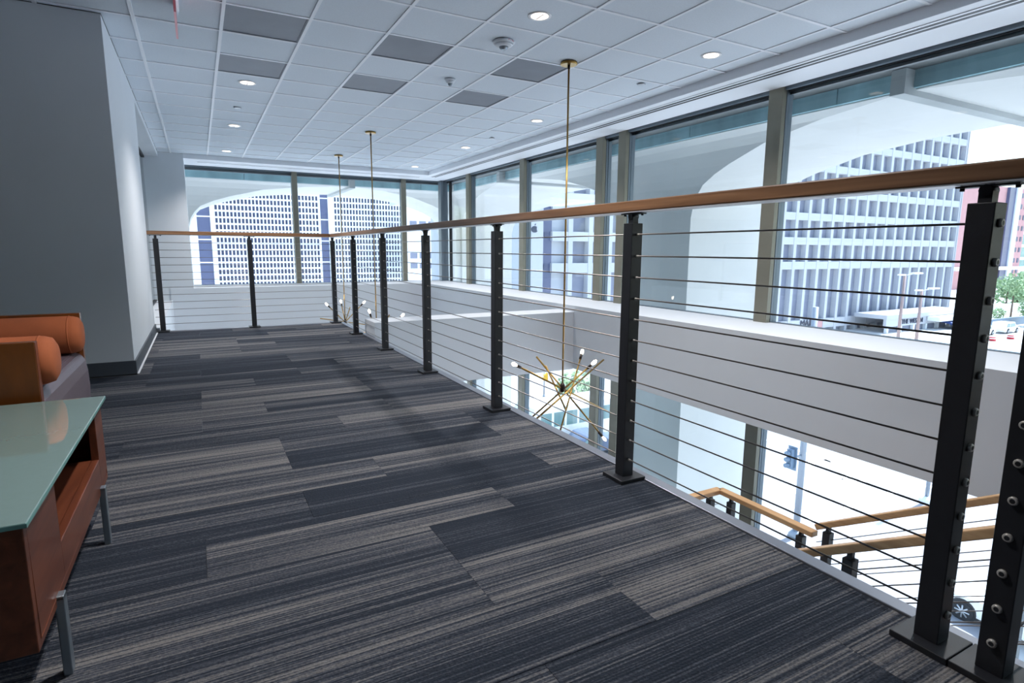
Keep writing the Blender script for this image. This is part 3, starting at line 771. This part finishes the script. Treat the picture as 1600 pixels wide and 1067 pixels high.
# pink brick tower and green glass tower
pt = thing('pink_brick_tower', 'pink brick tower with a column of small windows at the right edge', 'building', (255, 110, -12.5))
MB().box(243, 276, 110, 140, -12.5, 26).build('body', M['brick'], pt)
MB().box(276, 281, 109, 140, -12.5, 26).build('dark_strip', M['fband'], pt)
MB().box(281, 284.5, 108.5, 140, -12.5, 26).build('white_strip', M['bld'], pt)
MB().box(284.5, 293, 109.5, 140, -12.5, 26).build('window_wall', M['brick'], pt)
for k in range(8):
    MB().box(286.5, 288.3, 109.3, 109.5, -7+4.2*k, -5.2+4.2*k).build('window', M['fwin'], pt)
    MB().box(290.2, 291.6, 109.3, 109.5, -7+4.2*k, -5.2+4.2*k).build('window', M['fwin'], pt)
MB().box(236, 340, 106, 107.5, -5.4, -4.2).build('walkway', M['bld'], pt)
gt = thing('green_glass_tower', 'green glass tower with white floor bands behind the near railing posts', 'building', (315, 112, -12.5))
MB().box(293.5, 345, 112, 140, -12.5, 26).build('glass_wall', M['gglass'], gt)
for k in range(7): MB().box(293.5, 345, 111.5, 112, -7+5.2*k, -5.8+5.2*k).build('floor_band', M['bld'], gt)
MB().box(293.5, 294.6, 111.3, 112, -12.5, 26).build('corner_band', M['bld'], gt)

# ---- trees, walls and planters in the distance
def tree(name, x, y, h, r, label, seed, grp):
    rnd = random.Random(seed); t = thing(name, label, 'tree' if h > 2.5 else 'shrub', (x, y, -12.5), grp)
    MB().tube((x, y, -12.5), (x, y, -12.5+h*.6), .16*h/6, .09*h/6, n=7).build('trunk', M['bark'], t)
    mb = MB()
    for _ in range(420):
        u = Vector((rnd.gauss(0, 1), rnd.gauss(0, 1), rnd.gauss(0, .8))); u.normalize(); rr = r*rnd.uniform(.55, 1.05)
        c = Vector((x, y, -12.5+h-r*.85)) + u*rr; s_ = r*rnd.uniform(.10, .2)
        a = Vector((rnd.uniform(-1, 1), rnd.uniform(-1, 1), rnd.uniform(-1, 1))).normalized(); b = a.orthogonal().normalized()
        mb.add([c-a*s_, c+b*s_*.6, c+a*s_, c-b*s_*.6], [(0, 1, 2, 3)])
    mb.build('crown', M['leaf'], t)
for i, (x, y, h, r) in enumerate(((178, 68, 7.5, 3.6), (187, 69, 8, 4), (196, 71, 7.5, 4), (206, 72, 8.5, 4.4), (216, 75, 8, 4.2))):
    tree('street_tree', x, y, h, r, 'green street tree in the distant row, %s from the left' % ('first', 'second', 'third', 'fourth', 'fifth')[i], i, 'trees in the distant row')
tree('street_tree', 152, 57, 7.5, 1.5, 'slim young street tree before the distant tree row', 11, None)
tree('round_shrub', 146, 57, 2.2, 1.3, 'round green shrub beside the slim young tree', 12, None)
tree('street_tree', 136, 47.5, 5.5, 2.4, 'green tree at the right edge above the parked vehicles', 13, None)
tree('round_shrub', 30.0, 42.6, 2.4, 2.0, 'grey green bush on the pavement seen past the brass chandelier', 14, None)
rw = MB().box(120, 240, 62, 62.6, -12.5, -10.6).build('retaining_wall', M['bld']); tag(rw, 'low pale retaining wall along the distant tree row', 'wall')
rw = MB().box(126, 190, 50, 50.5, -12.5, -11.0).build('road_barrier', M['sigg']); tag(rw, 'long grey barrier behind the parked vehicles at right', 'barrier')
for i, (x, y) in enumerate(((107.5, 42.2), (112.5, 41.8), (117.5, 41.5))):
    t = thing('traffic_barrel', 'red and white barrel in front of the parked vehicles, %s' % ('left one', 'middle one', 'right one')[i], 'barrel', (x, y, -12.5))
    MB().lathe([(.5, 0), (.45, .3), (.42, .6)], (x, y, -12.5), 12).build('drum', M['red'], t)
    MB().lathe([(.47, .32), (.46, .45)], (x, y, -12.5), 12).build('band', M['paint'], t)
# ---- vehicles
def vehicle(name, label, cat, x, y, rz, L, W, Hh, prof, glass, paint, wheel_r=.33, wx=(.19, .79), stripes=None, grp=None):
    """profile in (along, up); the front is at +along"""
    t = thing(name, label, cat, (x, y, -12.5)); t.rotation_euler = (0, 0, rz)
    if grp: t['group'] = grp
    def bld(mb, nm, m, p_, bv=0.):
        me = mb.mesh(nm, m, bv); o = bpy.data.objects.new(nm, me); COL.objects.link(o); o.parent = p_; return o
    bld(MB().prism([(a*L-L/2, b*Hh) for a, b in prof], 'y', -W/2, W/2), 'body', M[paint], t, .05)
    for g in glass:
        bld(MB().prism([(a*L-L/2, b*Hh) for a, b in g], 'y', -W/2-.012, W/2+.012), 'window', M['cglass'], t)
    for a in wx:
        for s_ in (-1, 1):
            c = (a*L-L/2, s_*(W/2-.08), wheel_r)
            wm_ = MB().tube((c[0], c[1]-.11, c[2]), (c[0], c[1]+.11, c[2]), wheel_r, n=18); wo = bld(wm_, 'wheel', M['tyre'], t)
            rm = MB().tube((c[0], c[1]+s_*.11, c[2]), (c[0], c[1]+s_*.118, c[2]), wheel_r*.22, n=12)
            for k in range(8):
                an = 2*PI*k/8; rm.tube((c[0], c[1]+s_*.115, c[2]), (c[0]+math.cos(an)*wheel_r*.66, c[1]+s_*.115, c[2]+math.sin(an)*wheel_r*.66), .028, n=6)
            bld(rm, 'rim', M['rim'], wo)
            bld(MB().tube((c[0], c[1]+s_*.02, c[2]+.03), (c[0], c[1]+s_*.085, c[2]+.03), wheel_r*1.22, n=20), 'wheel_arch', M['mdark'], t)
    return t, bld
SED = [(0, .22), (0, .55), (.03, .62), (.14, .66), (.27, .97), (.34, 1.0), (.52, .99), (.66, .68), (.95, .58), (1, .45), (1, .2)]
SEDG = [[(.19, .70), (.285, .93), (.40, .95), (.40, .70)], [(.415, .70), (.415, .95), (.52, .94), (.615, .70)]]
t, bld = vehicle('white_car', 'white car parked in the street below, between the two nearest posts', 'car', 24.9, 7.85, PI/2, 4.6, 1.85, 1.45, SED, SEDG, 'carw', .36)
bld(MB().add([(1.0-.32, -.78, 1.36), (1.0-.32, .78, 1.36), (.76, .74, 1.02), (.76, -.74, 1.02)], [(0, 1, 2, 3)]), 'windscreen', M['cglass'], t)
for s_ in (-1, 1): bld(MB().box(.42, .62, s_*1.0-.1, s_*1.0+.1, .98, 1.14), 'mirror', M['carw'], t, .03)
BUS = [(0, .1), (0, .94), (.03, 1), (.97, 1), (1, .85), (1, .1)]
BUSG = [[(.06+.11*k, .52), (.06+.11*k, .85), (.15+.11*k, .85), (.15+.11*k, .52)] for k in range(8)]
vehicle('white_bus', 'white bus in the street seen past the nearest chandelier', 'bus', 23.5, 33.15, PI, 9.5, 2.5, 3.0, BUS, BUSG, 'carw', .48, (.16, .76))
vehicle('blue_car', 'dark blue car in the street beside the white bus', 'car', 22.6, 30.2, 0, 4.5, 1.8, 1.5, SED, SEDG, 'carb')
VAN = [(0, .15), (0, .9), (.05, 1), (.6, 1), (.72, .62), (.97, .52), (1, .4), (1, .15)]
VANG = [[(.06, .58), (.09, .9), (.28, .9), (.28, .58)], [(.31, .58), (.31, .9), (.57, .9), (.68, .6)]]
for i, (x, y, rz) in enumerate(((113.5, 46.2, 0), (121, 45.8, 0), (124.6, 40.6, PI))):
    vehicle('parked_truck', 'white parked vehicle beyond the nearest tall post, %s of three' % ('left', 'middle', 'right')[i], 'vehicle', x, y, rz, 5.2, 2.0, 1.9, VAN, VANG, 'carw', .4, grp='white parked vehicles at right')
# ---- poles and signals
def signal(label, x, y, zt, r, head, hm, frame=None):
    t = thing('traffic_signal', label, 'traffic light', (x, y, -12.5))
    MB().lathe([(r*2.2, 0), (r*2.2, .12), (r*1.3, .3), (r, .32)], (x, y, -12.5), 14).build('foot', M['polew'], t)
    MB().tube((x, y, -12.3), (x, y, zt), r, r*.85, n=12).build('pole', M['polew'], t)
    hx, hy, hz, s_ = head
    hd = MB().box(hx-.14*s_, hx+.14*s_, hy-.16*s_, hy+.16*s_, hz-.55*s_, hz+.55*s_).build('head', M[hm], t, .02)
    for k in (-1, 0, 1):
        MB().tube((hx-.14*s_, hy, hz+.35*k*s_), (hx-.42*s_, hy, hz+.35*k*s_), .12*s_, n=12).build('visor', M[hm], hd)
    MB().box(hx+.14*s_, hx+.17*s_, hy-.28*s_, hy+.28*s_, hz-.68*s_, hz+.68*s_).build('back_plate', M['sigg' if not frame else frame], t)
    MB().box(min(hx, x), max(hx, x), hy-.04, hy+.04, hz-.04, hz+.04).build('bracket', M['polew'], t)
signal('thick grey signal pole with a side-mounted head below the spandrel', 24.22, 16.16, -1.5, .15, (23.35, 16.16, -8.45, .82), 'sigg')
signal('thin pole with a yellow traffic signal seen past the chandelier', 27.2, 44, -9.9, .06, (27.2, 43.7, -10.5, .62), 'yellow', 'yellow')
t = thing('steel_pole', 'thin grey pole beside the nearest tall railing post', 'pole', (34, 15.3, -12.5))
MB().lathe([(.35, 0), (.35, .2), (.16, .35)], (34, 15.3, -12.5), 12).build('foot', M['paint'], t)
MB().tube((34, 15.3, -12.2), (34, 15.3, -5), .10, .08, n=10).build('pole', M['polew'], t)
def lamp_post(x, y, zt, label):
    t = thing('street_lamp', label, 'street lamp', (x, y, -12.5), 'street lamps before the grid building')
    MB().tube((x, y, -12.5), (x, y, zt), .24, .17, n=10).build('pole', M['polep'], t)
    MB().tube((x-.2, y, zt), (x+2.6, y, zt+.25), .07, n=6).build('arm', M['polew'], t)
    MB().box(x+2.0, x+4.2, y-.35, y+.35, zt+.2, zt+.42).build('lamp_head', M['ltrim'], t, .05)
    MB().box(x-1.5, x-.2, y-.3, y+.3, zt+.05, zt+.24).build('lamp_head', M['ltrim'], t, .05)
lamp_post(90.5, 47, -2.4, 'taller street lamp with a pinkish pole before the grid building')
lamp_post(92.5, 45.5, -4.6, 'shorter street lamp with a pinkish pole before the hotel entrance')
t = thing('shop_awning', 'teal shop awning across the street above the nearest chandelier', 'awning', (37, 54, -11))
MB().prism([(54, -10.9), (55.5, -10.0), (55.5, -10.2), (54, -11.2)], 'x', 34.4, 40).build('canopy', M['teal'], t)
MB().box(34.5, 34.6, 54.1, 54.2, -12.5, -11).box(39.8, 39.9, 54.1, 54.2, -12.5, -11).build('post', M['polew'], t)
